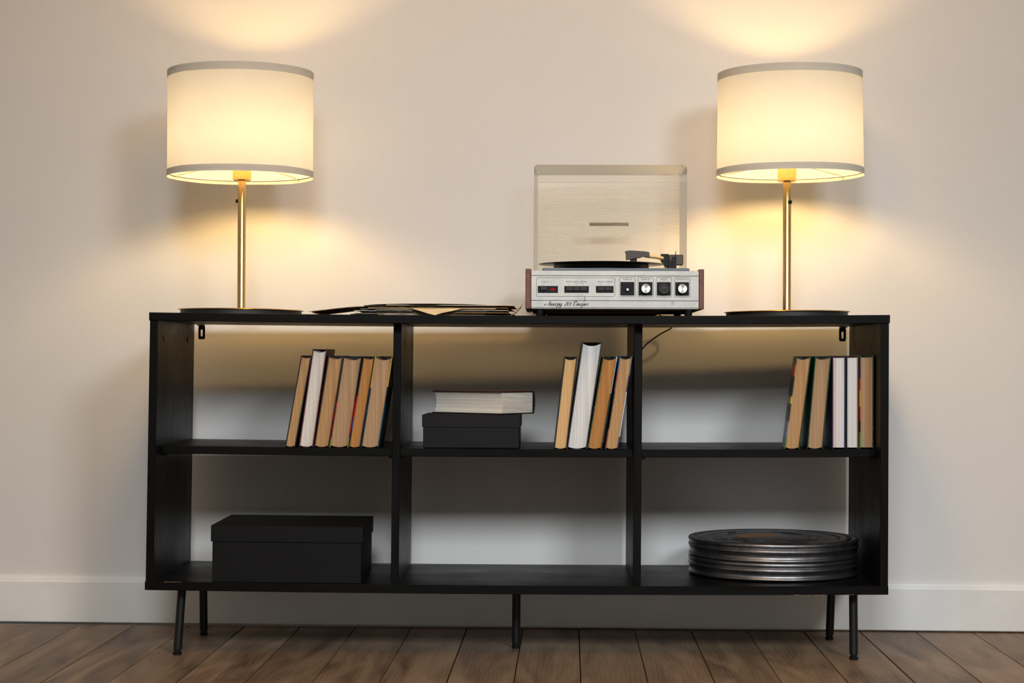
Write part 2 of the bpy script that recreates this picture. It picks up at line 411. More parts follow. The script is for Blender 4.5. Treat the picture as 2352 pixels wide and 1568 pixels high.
for x, s, z, pa in ((-.899, 1, .4655, pl), (-.3590, -1, .4617, d1), (-.3398, 1, .4617, d1), (.2038, -1, .4622, d2), (.2222, 1, .4622, d2), (.7652, -1, .4655, pr)):
    for y in (.083, .40):
        o = ps('shelf_pin', tube_bm([(x-s*.004, y, z-.0028), (x+s*.0095, y, z-.0028)], .0027, 10), M['plastic'], pa, smooth=True)
        ps('pin_highlight', tube_bm([(x+s*.002, y-.0026, z-.0026), (x+s*.0085, y-.0026, z-.0026)], .0008, 6), M['pin'], o)  # bright steel sliver stands in for the highlight along the pin

CHIP = plain('bare_chipboard', srgb(150, 118, 88), .8, noise=.3, nscale=300)
for xa, xb, za in ((-.878, -.838, .1749), (.560, .640, .1546), (.690, .706, .1549)):
    bm = bmesh.new(); rnd = random.Random(int(xa*1000)); n_ = 14
    for k in range(n_):
        x_ = xa+(xb-xa)*k/n_; wd_ = (xb-xa)/n_*rnd.uniform(.4, 1.0); h_ = rnd.uniform(.0004, .0012); zz_ = za+sag(x_)+(0 if za < .16 else -h_)
        box_bm(x_, x_+wd_, -.0003, .0015, zz_, zz_+h_, bm=bm)
    ps('edge_chip', bm, CHIP, bb_, label='pale chipped spots on the board edge')

TOPZ = lambda x: .7945 + sag(x)
MIDZ = lambda x: .4845 + sag(x)
LOWZ = lambda x: .1745 + sag(x)

# ------------------------------------------------------------------ table lamps
def lamp(cx, cxs, r_top, r_bot, z0, z1, tilt, switch_ang, spider, label, seam=None):
    bz = TOPZ(cx)+.0004; cy = .22
    t = thing('table_lamp', label, 'lamp', (cx, cy, bz), 'pair of table lamps on the shelf unit'); p = P(t)
    sl = .0092*(cx+.066)/.852**2
    def follow(bm):
        for v in bm.verts: v.co.z += sl*(v.co.x-cx)
        return bm
    p('base', follow(lathe_bm([(.144, 0), (.1455, .001), (.1455, .0125), (.144, .013)], (cx, cy, bz), 96)), M['base_black'], smooth=True)
    zt = bz+.013
    p('base_plate', follow(lathe_bm([(.1500, -.0012), (.1512, -.0008), (.1508, .0002), (.148, .0014), (.06, .0022), (.02, .0026), (.0155, .003)], (cx, cy, zt), 96)), M['gold'], smooth=True, label='thin brass disc on the lamp base')
    po = p('pole', lathe_bm([(.0125, .002), (.0105, .0045), (.0099, .006), (.0099, 1.125-zt)], (cx, cy, zt), 32), M['gold'], smooth=True, label='brass pole')
    a = math.radians(switch_ang); px, py = cx+.0095*math.cos(a), cy+.0095*math.sin(a)
    sw = tube_bm([(px, py, 1.071), (px+.004*math.cos(a), py+.004*math.sin(a), 1.071), (px+.0065*math.cos(a), py+.0065*math.sin(a), 1.071)], [.005, .005, .0028], 16)
    p('switch_knob', sw, M['plastic'], po, smooth=True)
    p('socket_cup', lathe_bm([(.0215, 1.1205), (.0230, 1.1215), (.0230, 1.1640), (.0225, 1.165), (.0185, 1.165), (.0180, 1.175)], (cx, cy, 0), 40), M['gold'], smooth=True, label='brass lamp-holder cup')
    # bulb
    zb = 1.222
    prof = [(.0135, zb-.048), (.0140, zb-.034), (.0190, zb-.022), (.0265, zb-.010), (.0300, zb+.004), (.0282, zb+.017), (.0200, zb+.028), (.0080, zb+.0335)]
    p('bulb', lathe_bm(prof, (cx, cy, 0), 24), M['bulb'], smooth=True, auto=80)
    # shade, built about its own axis then leaned a little
    mt = Matrix.Translation((cxs, cy, (z0+z1)/2)) @ Matrix.Rotation(tilt, 4, 'Y')
    def pt(r, a, z): return mt @ Vector((r*math.cos(a), r*math.sin(a), z-(z0+z1)/2))
    N = 96
    def R_(z): return r_bot+(r_top-r_bot)*(z-z0)/(z1-z0)
    def shell(za, zb_, off, wob=0, a0=0, a1=2*math.pi, nn=N):
        bm = bmesh.new(); rows = []
        full = a1-a0 > 6.28
        for k, z in enumerate([za, za+(zb_-za)*.25, za+(zb_-za)*.5, za+(zb_-za)*.75, zb_]):
            row = []
            for i in range(nn if full else nn+1):
                a = a0+(a1-a0)*i/nn
                row.append(bm.verts.new(pt(R_(z)+off+wob*math.sin(9*a+z*40)*.0002, a, z+wob*.0003*math.sin(5*a))))
            rows.append(row)
        for A, B in zip(rows, rows[1:]):
            m = len(A)
            for i in range(m if full else m-1): bm.faces.new((A[i], A[(i+1) % m], B[(i+1) % m], B[i]))
        return bm
    s = p('shade', shell(z0+.001, z1-.001, 0), M['shade'], smooth=True, label='cream linen drum shade')
    p('trim_band', shell(z1-.0185, z1, .0009, 1), M['trim'], s, smooth=True, label='grey-beige fabric band on the upper rim')
    p('trim_band', shell(z0, z0+.0165, .0009, 1), M['trim'], s, smooth=True, label='grey-beige fabric band on the lower rim')
    for z in (z0+.010, z1-.009):
        bm = tube_bm([pt(R_(z)-.003, 2*math.pi*i/64, z) for i in range(65)], .0013, 6)
        p('ring_wire', bm, M['wire'], s, smooth=True)
    zr = z0+.010
    for a in spider:
        a = math.radians(a)
        p('spider_arm', tube_bm([pt(R_(zr)-.003, a, zr), (cx+.022*math.cos(a), cy+.022*math.sin(a), 1.166)], .0014, 6), M['wire'], s, smooth=True)
        p('clip', clip_bm(pt(R_(zr)-.004, a, zr)), M['wire'], s)
    if seam is not None:
        p('seam', shell(z0, z1, .0012, 0, seam-.012, seam+.028, 3), M['trim'], s, smooth=True, label='vertical fabric seam')
    return t
def clip_bm(c): return box_bm(c.x-.002, c.x+.002, c.y-.002, c.y+.002, c.z-.002, c.z+.002)
lamp(-.7400, -.7440, .1752, .1752, 1.1268, 1.3830, 0, 165, (45, 165, 285), 'lit brass table lamp with cream drum shade standing beside the old record sleeves')
lamp(.5792, .5855, .1722, .1758, 1.1338, 1.3822, -.006, -58, (155, 275, 35), 'lit brass table lamp with cream drum shade standing beside the record player', seam=0.02)

# ------------------------------------------------------------------ record player
tz = .7899
rp = thing('record_player', 'vintage record player with silver front, wooden sides and open clear lid', 'record player', (.1585, .226, tz)); p = P(rp)
FY = .060
case = p('case', box_bm(-.0360, .3540, FY+.004, .390, .8090, .8960, .0015), M['brownunder'])
p('bottom_plate', box_bm(-.0330, .3510, .075, .385, .8035, .8088, .001), M['brownunder'], case)
for x0, x1 in ((-.0493, -.0362), (.3542, .3663)):
    sp = p('side_panel', box_bm(x0, x1, FY-.001, .393, .8072, .9008, .002, 2), M['veneer'], label='reddish brown wood veneer side')
fp = p('front_panel', box_bm(-.0358, .3540, FY, FY+.0038, .8105, .8966, .0006), M['silver'], label='brushed silver control panel')
p('lower_rail', box_bm(-.0358, .3540, FY+.0005, FY+.004, .8078, .8098, .0004), M['silver'])
p('vent_cover', box_bm(.0000, .2700, .12, .36, .7985, .8032, .001), M['brownunder'], case)
K = 4.26/4200.
def px(x): return (x-1255.2)*K + .0004      # along the panel
def pz(y, x=1400): return .8966-(y-621.6+ (x-1220)*.0040)*K
Y1 = FY-.0003
def ribs(name, pts, wid=.0009, closed=False, mat='ink', parent=fp): return p(name, ribbon_bm(pts, wid, Y1, closed), M[mat], parent)
for yy in (633.2, 690.2): ribs('printed_line', [(-.0357, pz(yy, 1220)), (.3538, pz(yy, 1220))], .0012)
ribs('printed_frame', rrect(px(1231.6), px(1411.6), .8365, .8799, .0035), .0007, True)
def recess(xa, xb, ya, yb):
    return p('switch_bezel', box_bm(px(xa), px(xb), FY-.0010, FY+.002, pz(yb, 1220), pz(ya, 1220), .0003), M['plastic'])
def btn(par, xa, xb, ya, yb, d):
    p('push_button', box_bm(px(xa), px(xb), FY-d, FY+.001, pz(yb, 1220), pz(ya, 1220), .0008, 2), M['button'], par)
b1 = recess(1234.5, 1281, 657, 673); btn(b1, 1241, 1256, 659, 667.5, .006)
p('indicator_light', prism_bm([(px(1262.2), pz(664.9, 1220)), (px(1265), pz(666.4, 1220)), (px(1272.5), pz(666.7, 1220)), (px(1275.3), pz(664.6, 1220)), (px(1272.5), pz(662.9, 1220)), (px(1265), pz(663.3, 1220))], FY-.0016, FY), M['red'], b1, label='small glowing red pilot light')
b2 = recess(1295.5, 1351.8, 657, 672.5)
for k in range(3): btn(b2, 1300+16*k, 1315.3+16*k, 658.5, 667.8, .005)
b3 = recess(1368, 1408.5, 656.7, 672.4)
for k in range(2): btn(b3, 1373+16*k, 1388+16*k, 659.5, 667.2, .004)
for x in (1247.5, 1306.5, 1323.5, 1340, 1379.5, 1396): ribs('leader_line', [(px(x), pz(650.2, 1220)), (px(x), pz(657, 1220))], .00035)
zf0, zf1 = .8365, .8810
for k, cx_ in enumerate((1440.2, 1481.9, 1523.8, 1565.7)):
    x = px(cx_); ribs('printed_frame', rrect(x-.0178, x+.0178, zf0, zf1, .003), .0008, True)
    b = p('dial_plate', box_bm(x-.0160, x+.0160, FY-.0010, FY+.001, .8390, .8705, .0012, 2), M['plastic']); zc = .8545
    if k in (1, 3):
        kb = p('dial_knob', lathe_bm([(.0122, -.001), (.0122, -.003), (.0112, -.0045), (.0110, -.0135)], (x, FY, zc), 48, 'y'), M['plastic'], b, smooth=True)
        p('knob_face', lathe_bm([(.0109, -.0135), (.0109, -.0148), (.0100, -.0152), (.0005, -.0150)], (x, FY, zc), 48, 'y'), M['alu'], kb, smooth=True, auto=12, label='round turned aluminium knob face')
    elif k == 2:
        kb = p('dial_knob', lathe_bm([(.0125, -.001), (.0125, -.009), (.0118, -.0115), (.0108, -.0115), (.0102, -.0095), (.0052, -.0095), (.0048, -.0105), (.0005, -.0108)], (x, FY, zc), 48, 'y'), M['button'], b, smooth=True, label='black knob without its metal face')
    else:
        p('dial_socket', lathe_bm([(.0075, -.0014), (.0075, -.0022), (.0066, -.0022), (.0062, -.0011)], (x, FY, zc), 32, 'y'), M['plastic'], b, smooth=True)
        p('dial_shaft', lathe_bm([(.0036, -.001), (.0036, -.010), (.0030, -.011), (.0004, -.011)], (x, FY, zc-.002), 20, 'y'), M['pin'], b, smooth=True, label='bare metal shaft of the missing knob')
p('printed_dot', lathe_bm([(.0008, -.0004), (.0008, 0)], (px(1523.9), FY, .8737), 12, 'y'), M['ink'], fp)
def text(body, xc, z, width, size, name='lettering', parent=fp):
    cu = bpy.data.curves.new('txt', 'FONT'); cu.body = body; cu.size = size; cu.align_x = 'CENTER'
    ob = bpy.data.objects.new('txt', cu); COL.objects.link(ob)
    me = bpy.data.meshes.new_from_object(ob); bpy.data.objects.remove(ob); bpy.data.curves.remove(cu)
    xs = [v.co.x for v in me.vertices]; k = width/(max(xs)-min(xs)); mid = (max(xs)+min(xs))/2
    for v in me.vertices: v.co = Vector((xc+(v.co.x-mid)*k, Y1, z+v.co.y)) - rp.location
    me.materials.clear(); me.materials.append(M['ink']); me.name = name
    o = bpy.data.objects.new(name, me); COL.objects.link(o); o.parent = parent; return o
sz = .0046
text('СЕТЬ', px(1248), pz(649.2, 1220), .0103, sz); 
ribs('printed_ring', [(px(1257.9)+.0016*math.cos(2*math.pi*i/14), pz(647.6, 1220)+.0016*math.sin(2*math.pi*i/14)) for i in range(14)], .0004, True)
ribs('printed_dash', [(px(1257.9), pz(648.3, 1220)), (px(1257.9), pz(646.9, 1220))], .0004)
text('ТРАНСЛ.', px(1307), pz(648.8, 1220), .0163, sz); text('МАГН.', px(1323.6), pz(648.8, 1220), .0118, sz); text('ПРОИГР.', px(1340.2), pz(648.8, 1220), .0165, sz)
text('МОНО', px(1379.4), pz(648.6, 1220), .0127, sz); text('СТЕРЕО', px(1396.6), pz(648.6, 1220), .0173, sz)
for s, cx_, wd in (('ТЕМБР НЧ', 1440.2, .0218), ('ТЕМБР ВЧ', 1481.9, .0218), ('БАЛАНС', 1523.8, .0163), ('ГРОМКОСТЬ', 1565.7, .0262)):
    text(s, px(cx_), .8752, wd, sz)
# script name along the lower strip: pen strokes in units of the x-height
GL = {
 'A': (1.5, [[(-.55, .55), (-.95, .75), (-1.15, .4), (-.75, .05), (-.1, .35), (.55, 1.25), (.95, 2.0)], [(.95, 2.0), (.93, 1.0), (.95, .1), (1.2, .05), (1.4, .3)], [(.25, .85), (.6, .75), (1.15, .8)]]),
 'k': (1.05, [[(.1, 1), (.1, 0)], [(.85, .95), (.6, .9), (.12, .45)], [(.2, .5), (.55, .35), (.65, .05), (.95, .15)]]),
 'o': (1.0, [[(.6, .95), (.2, .9), (.05, .4), (.3, .02), (.65, .2), (.75, .7), (.5, .98), (.85, .85), (1.0, .85)]]),
 'r': (1.05, [[(.1, .8), (.25, 1), (.22, .2), (.15, -1.05)], [(.22, .4), (.45, .9), (.75, .95), (.85, .5), (.6, .05), (.25, .15)]]),
 'd': (1.25, [[(.85, .9), (.45, 1), (.1, .5), (.3, .02), (.65, .3), (.9, .95)], [(.9, .95), (.85, 0), (.65, -.9), (.25, -1.0), (.3, -.6), (1.1, .2)]]),
 '2': (1.15, [[(.1, 1.2), (.3, 1.6), (.75, 1.55), (.8, 1.1), (.45, .55), (.02, .08), (.35, .18), (.75, .0), (1.0, .2)]]),
 '0': (1.0, [[(.5, 1.6), (.15, 1.2), (.1, .4), (.35, .0), (.7, .35), (.8, 1.2), (.5, 1.6)]]),
 '1': (.75, [[(.1, 1.2), (.45, 1.6), (.42, .8), (.4, 0)]]),
 'C': (1.5, [[(-.5, 1.5), (-.3, 2.1), (.25, 1.95), (.9, 2.1), (1.15, 1.7), (.85, 1.55), (.55, 2.0), (.2, 1.3), (.15, .45), (.5, .0), (1.0, .2), (1.25, .5)]]),
 't': (1.6, [[(.1, .95), (.15, 0)], [(.15, .5), (.45, 1), (.6, .85), (.6, 0)], [(.6, .5), (.9, 1), (1.08, .85), (1.08, .15), (1.25, .0), (1.5, .3)]]),
 'e': (.95, [[(.1, .4), (.6, .6), (.65, .95), (.35, .95), (.1, .5), (.3, .02), (.65, .08), (.95, .4)]]),
}
def script(word, x, z, u, slant=.42):
    pen = 0
    for ch in word:
        if ch == ' ': pen += 1.05; continue
        adv, strokes = GL[ch]; bm = bmesh.new()
        for st in strokes:
            pts = spline(st, 5); ribbon_bm([(x+u*(pen+q.x+slant*q.y), z+u*q.y) for q in pts], u*.24, Y1, bm=bm, callig=True)
        p('script_letter', bm, M['ink'], fp); pen += adv
    return pen
u = .0996/ (1.5+1.05*2+1.0+1.05+1.25+1.05+1.15+1.0+.75+1.05+1.5+1.6+.95+1.05+.95+1.0+.6)
script('Akkord 201 Ctereo'.replace('t', 't'), px(1255.5), pz(702.2, 1220), u)
# quality emblem: pentagon with a mark inside
ex, ez, er = px(1544), pz(695.6, 1220), .0050
bm = ribbon_bm([(ex+er*math.sin(2*math.pi*k/5), ez+er*math.cos(2*math.pi*k/5)) for k in range(5)], .00045, Y1, True)
ribbon_bm([(ex-.0022, ez+.0014), (ex-.0007, ez+.0002), (ex+.0007, ez+.0002), (ex+.0022, ez+.0014)], .0005, Y1, bm=bm)
ribbon_bm([(ex, ez+.0003), (ex, ez-.0018)], .0006, Y1, bm=bm); ribbon_bm([(ex-.0020, ez-.0023), (ex-.0005, ez-.0017), (ex+.0005, ez-.0017), (ex+.0020, ez-.0023)], .0005, Y1, bm=bm)
ribbon_bm([(ex-.0012, ez+.0026), (ex, ez+.0021), (ex+.0012, ez+.0026)], .0004, Y1, bm=bm)
p('emblem', bm, M['ink'], fp)
ribs('scratch', [(px(1344), pz(682, 1220)), (px(1341), pz(686, 1220)), (px(1344.5), pz(689, 1220)), (px(1340), pz(693.5, 1220))], .0026, mat='inkgrey')
ribs('scratch', [(px(1325), pz(651, 1220)), (px(1331), pz(650.2, 1220)), (px(1338), pz(651.5, 1220))], .0007, mat='inkgrey')
for x, y in ((-.0155, .072), (.3308, .072), (-.0100, .352), (.3250, .352)):
    p('foot', lathe_bm([(.0085, TOPZ(x)+.0003), (.0088, TOPZ(x)+.0015), (.0092, .8090)], (x, y, 0), 24), M['plastic'], smooth=True)
deck = p('deck', box_bm(-.0100, .3340, .078, .380, .8955, .9040, .003, 2), M['deck'], label='blue-grey metal deck')
p('platter_base', lathe_bm([(.1225, .9040), (.1225, .9065), (.1160, .9085)], (.1320, .228, 0), 72), M['plastic'], deck, smooth=True)
p('platter', lathe_bm([(.1125, .9085), (.1150, .9095), (.1150, .9172), (.1135, .9182), (.02, .9182)], (.1320, .228, 0), 72), M['plastic'], smooth=True)
p('spindle', lathe_bm([(.0035, .918), (.0035, .926), (.002, .9275)], (.1320, .228, 0), 16), M['pin'], smooth=True)
# tonearm
py_ = .296
arm = p('tonearm_base', box_bm(.2850, .3340, py_-.022, py_+.024, .9040, .9062, .0008), M['plastic'])
p('arm_post', box_bm(.2960, .3180, py_-.010, py_+.010, .9062, .9250, .001), M['plastic'], arm)
p('arm_rest', prism_bm([(.2985, .9060), (.3165, .9060), (.3165, .9370), (.3158, .9555), (.3146, .9560), (.3138, .9420), (.3070, .9420), (.3050, .9330), (.2985, .9300)], py_-.022, py_-.0195), M['plastic'], arm)
p('pivot_housing', prism_bm([(.2800, .9490), (.2990, .9490), (.2990, .9180), (.2920, .9150), (.2800, .9330)], py_-.013, py_+.013), M['plastic'], arm)
p('counterweight', box_bm(.2995, .3345, py_-.014, py_+.016, .9220, .9475, .0015), M['darkbrown'], arm, label='brown plastic counterweight block')
hy = .206
p('arm_tube', tube_bm([(.2420, hy+.006, .9400), (.2600, .233, .9395), (.2860, py_-.004, .9385)], .0046, 16), M['cream'], smooth=True, label='cream tonearm tube')
hd = p('headshell', prism_bm([(.1905, .9300), (.1990, .9300), (.2030, .9325), (.2250, .9345), (.2300, .9372), (.2470, .9370), (.2470, .9482), (.2380, .9500), (.2000, .9525), (.1890, .9505), (.1890, .9460), (.1905, .9455)], hy-.008, hy+.010), M['darkbrown'], label='dark angular pickup head')
p('head_collar', tube_bm([(.2385, hy, .9415), (.2475, hy+.007, .9405)], [.0062, .0052], 16), M['cream'], hd, smooth=True)
p('cartridge', box_bm(.2010, .2170, hy-.005, hy+.007, .9245, .9345, .001), M['plastic'], hd)
p('stylus', tube_bm([(.2085, hy, .9262), (.2040, hy, .9216)], [.0009, .0004], 8), M['pin'], hd)
# clear lid standing open
LY0, LY1 = .352, .405
xo0, xo1, zo = -.0322, .3482, 1.1745; xi0, xi1, zi = -.0222, .3330, 1.1530; zb_ = .8975
def loop(x0, x1, zt, y, r):
    pts = [(x0, zb_)]
    for cx_, a0 in ((x0+r, 180), (x1-r, 90)):
        for k in range(6):
            a = math.radians(a0-90*k/5); pts.append((cx_+r*math.cos(a), zt-r+r*math.sin(a)))
    pts.append((x1, zb_)); return [(x, y, z) for x, z in pts]
bm = bmesh.new(); TH = .0022
def skin(A, B):
    a = [bm.verts.new(v) for v in A]; b = [bm.verts.new(v) for v in B]
    for i in range(len(a)-1): bm.faces.new((a[i], a[i+1], b[i+1], b[i]))
o0, o1 = loop(xo0, xo1, zo, LY0, .008), loop(xi0-.003, xi1+.003, zi+.003, LY1, .007)
i0, i1 = loop(xo0+TH, xo1-TH, zo-TH, LY0, .007), loop(xi0-.0005, xi1+.0005, zi+.0005, LY1-TH, .006)
skin(o0, o1); skin(i0, i1); skin(o0, i0)
lid = p('lid', bm, M['acryl'], smooth=True, label='scratched clear acrylic lid standing open')
bm = bmesh.new(); rows = []                                   # ribbed back pane
NR = 47; zz = [(zb_, 0), (.925, 0)]
z_lo, z_hi = .925, 1.136
for k in range(NR):
    a = z_lo+(z_hi-z_lo)*k/NR; h = (z_hi-z_lo)/NR; zz += [(a+h*.30, 0), (a+h*.5, .0010), (a+h*.85, .0010), (a+h, 0)]
zz += [(zi, 0)]
for z, off in zz: rows.append([bm.verts.new((x, LY1-TH-off, z)) for x in (xi0, xi1)])
bk = [bm.verts.new((x, LY1, z)) for z in (zb_, zi) for x in (xi0, xi1)]
for a, b in zip(rows, rows[1:]): bm.faces.new((a[0], a[1], b[1], b[0]))
bm.faces.new((bk[0], bk[1], bk[3], bk[2]))
p('ribbed_pane', bm, M['acryl'], lid)
p('lid_badge', box_bm(.1075, .2060, LY1+.0002, LY1+.0012, 1.0262, 1.0346, .0002), M['badge'], lid, label='narrow worn brown badge')
cpts = spline([(.287, .3935, .818), (.287, .425, .812), (.2865, .458, .806), (.300, .474, .797), (.318, .476, .786), (.3195, .472, .7722), (.2887, .470, .7543), (.2610, .470, .7343), (.2477, .469, .7209), (.2250, .466, .6900), (.2140, .462, .60), (.2135, .461, .40), (.2135, .461, .1800)], 6)
tag(mesh_obj('power_cord', tube_bm(cpts, .0019, 8), M['cord'], smooth=True), 'thin black power cord hanging behind the board from the record player', 'cord')

vr = thing('vinyl_record', 'black vinyl record lying on the turntable platter', 'record', (.1320, .228, .9186)); q = P(vr)
q('disc', lathe_bm([(.0040, .0003), (.040, 0), (.1500, .0006), (.1522, .0012), (.1500, .0020), (.052, .0016), (.0040, .0016), (.0040, .0003)], (.1320, .228, .9186), 96, cap=False), M['vinyl'], smooth=True)
q('centre_label', lathe_bm([(.0042, .0016), (.049, .0016), (.049, .0021), (.0042, .0021)], (.1320, .228, .9186), 48, cap=False), M['label'])

# ------------------------------------------------------------------ old record sleeves
G = 'pile of old record sleeves'
KR = mat_kraft('kraft_paper', srgb(150, 118, 80), srgb(196, 165, 122)); CR = mat_kraft('cream_paper', srgb(196, 176, 140), srgb(222, 206, 172)); GY = mat_kraft('grey_paper', srgb(128, 120, 110), srgb(176, 168, 158))
BK = mat_kraft('dark_sleeve_print', srgb(22, 24, 30), srgb(52, 52, 56)); OC = mat_kraft('ochre_sleeve', srgb(132, 92, 44), srgb(176, 132, 74)); WH = mat_kraft('white_paper', srgb(196, 190, 182), srgb(224, 219, 210))
def sheet_bm(cx, cy, w_, d_, rot, zf, th, n=26, ragged=0, seed=0, crumple=.00005):
    rnd = random.Random(seed); bm = bmesh.new(); T = []; B = []
    ph = [rnd.uniform(0, 6) for _ in range(4)]
    for j in range(n+1):
        tr, br = [], []
        for i in range(n+1):
            a, b = -w_/2+w_*i/n, -d_/2+d_*j/n
            if ragged:
                if i == 0: a += rnd.uniform(0, ragged)
                if j == 0: b += rnd.uniform(0, ragged*.7)
            x = cx+a*math.cos(rot)-b*math.sin(rot); y = cy+a*math.sin(rot)+b*math.cos(rot)
            z = zf(x, y)+.00022*math.sin(24*a+ph[0])*math.sin(17*b+ph[1])+crumple*(math.sin(61*a+ph[2])*math.sin(47*b+ph[3])+rnd.uniform(-.6, .6))
            tr.append(bm.verts.new((x, y, z+th))); br.append(bm.verts.new((x, y, z)))
        T.append(tr); B.append(br)
    for j in range(n):
        for i in range(n):
            bm.faces.new((T[j][i], T[j][i+1], T[j+1][i+1], T[j+1][i])); bm.faces.new((B[j][i], B[j+1][i], B[j+1][i+1], B[j][i+1]))
    for k in range(n):
        bm.faces.new((B[0][k], B[0][k+1], T[0][k+1], T[0][k])); bm.faces.new((B[n][k+1], B[n][k], T[n][k], T[n][k+1]))
        bm.faces.new((B[k+1][0], B[k][0], T[k][0], T[k+1][0])); bm.faces.new((B[k][n], B[k+1][n], T[k+1][n], T[k][n]))
    return bm
def sleeve(label, mat, cx, cy, w_, d_, rot, zf, th, ragged=0, seed=0, crumple=.00005):
    t = thing('record_sleeve', label, 'record sleeve', (cx, cy, zf(cx, cy)), G)
    P(t)('sleeve', sheet_bm(cx, cy, w_, d_, rot, zf, th, ragged=ragged, seed=seed, crumple=crumple), mat, smooth=True, auto=40)
    return t
base = lambda dz: (lambda x, y: TOPZ(x)+.0006+dz)
def ramp_(dz, xl, drop):           # sags towards its left end, off the stack
    return lambda x, y: TOPZ(x)+.0006+dz-drop*max(0, min(1.2, (xl-x)/.13))**1.3
PITCH_ = .00195
lev = lambda i: base(.0006+i*PITCH_)
s1 = sleeve('worn kraft record sleeve at the very bottom of the pile', KR, -.245, .225, .315, .310, .04, lev(0), .0012, .005, 1)
s2 = sleeve('white paper inner sleeve low in the pile, its torn end poking out towards the lamp', WH, -.310, .228, .318, .305, .05, lev(1), .0012, .010, 2)
s13 = sleeve('thin grey paper sheet fanned out just above the lowest white inner sleeve', GY, -.303, .221, .308, .302, .035, lev(2), .0010, .012, 13)
s3 = sleeve('ochre card record sleeve in the lower part of the pile', OC, -.238, .222, .312, .308, -.05, lev(3), .0013, .006, 3)
s4 = sleeve('dark printed record sleeve lying below the fanned grey-white inner sleeve', BK, -.262, .226, .313, .312, .02, lev(4), .0013, .002, 4)
s12 = sleeve('grey-white inner sleeve fanned out below the frayed kraft sleeve', WH, -.298, .224, .312, .300, .02, lev(5), .0010, .010, 12)
s5 = sleeve('plain yellowed cream record sleeve in the middle of the pile', CR, -.248, .224, .314, .310, .015, lev(6), .0012, .006, 5)
s6 = sleeve('grey paper record sleeve between the two cream sleeves', GY, -.275, .228, .314, .308, -.03, lev(7), .0012, .006, 6)
s7 = sleeve('cream record sleeve with a triangular flap hanging over the board edge', CR, -.268, .219, .300, .306, 0, lev(8), .0012, .002, 7)
s11 = sleeve('torn ochre sleeve right under the frayed kraft sleeve', OC, -.238, .221, .306, .300, -.035, lev(9), .0012, .010, 11)
s8 = sleeve('frayed brown kraft sleeve sliding off the pile towards the lamp', KR, -.415, .222, .300, .300, .03, ramp_(.0006+10*PITCH_, -.435, .0150), .0012, .018, 8, .00022)
s9 = sleeve('thin dark-edged record sleeve near the top of the pile', BK, -.275, .224, .310, .306, .015, lev(11), .0012, 0, 9)
s10 = sleeve('pale cream record sleeve on top of the pile, under the loose record', CR, -.226, .226, .300, .304, -.012, lev(12), .0012, .003, 10)
# torn flap and bent corner
z7 = TOPZ(-.26)+.0012+8*PITCH_
bm = bmesh.new(); fr = [(-.318, .0672, z7+.0012), (-.20, .0672, z7+.0012)]
pts = [(-.318, .0665, z7+.0014), (-.196, .0665, z7+.0010), (-.224, .052, z7-.0062), (-.243, .040, z7-.0105), (-.2585, .030, z7-.0158), (-.272, .036, z7-.0125), (-.300, .052, z7-.0040)]
A = [bm.verts.new(q_) for q_ in pts]; B = [bm.verts.new((x, y+.0004, z-.0005)) for x, y, z in pts]
bm.faces.new(A); bm.faces.new(list(reversed(B)))
for k in range(len(A)): bm.faces.new((A[k], B[k], B[(k+1) % len(A)], A[(k+1) % len(A)]))
P(s7)('torn_flap', bm, CR, label='triangular cream paper flap')
zc_ = TOPZ(-.08)+.0018
pts2 = [(-.0870, .090, zc_), (-.0800, .072, zc_+.002), (-.0700, .075, zc_+.010), (-.0590, .080, zc_+.0225), (-.0565, .086, zc_+.0285), (-.0600, .110, zc_+.020), (-.0720, .130, zc_+.008), (-.0850, .135, zc_)]
bm = bmesh.new(); A = [bm.verts.new(q_) for q_ in pts2]; B = [bm.verts.new((x+.0007, y, z-.0006)) for x, y, z in pts2]
bm.faces.new(A); bm.faces.new(list(reversed(B)))
for k in range(len(A)): bm.faces.new((A[k], B[k], B[(k+1) % len(A)], A[(k+1) % len(A)]))
P(s1)('bent_corner', bm, KR, label='brown corner bent upward')
zr_ = TOPZ(-.26)+.0012+13*PITCH_+.0002
v2 = thing('vinyl_record', 'loose black vinyl record on top of the pile of sleeves', 'record', (-.281, .216, zr_)); q = P(v2)
q('disc', lathe_bm([(.0040, .0003), (.060, 0), (.1490, .0006), (.1515, .0012), (.1490, .0020), (.052, .0016), (.004, .0016), (.0040, .0003)], (-.281, .216, zr_), 96, cap=False), M['vinyl'], smooth=True)
q('centre_label', lathe_bm([(.0042, .0016), (.049, .0016), (.049, .0021), (.0042, .0021)], (-.281, .216, zr_), 48, cap=False), M['label'])

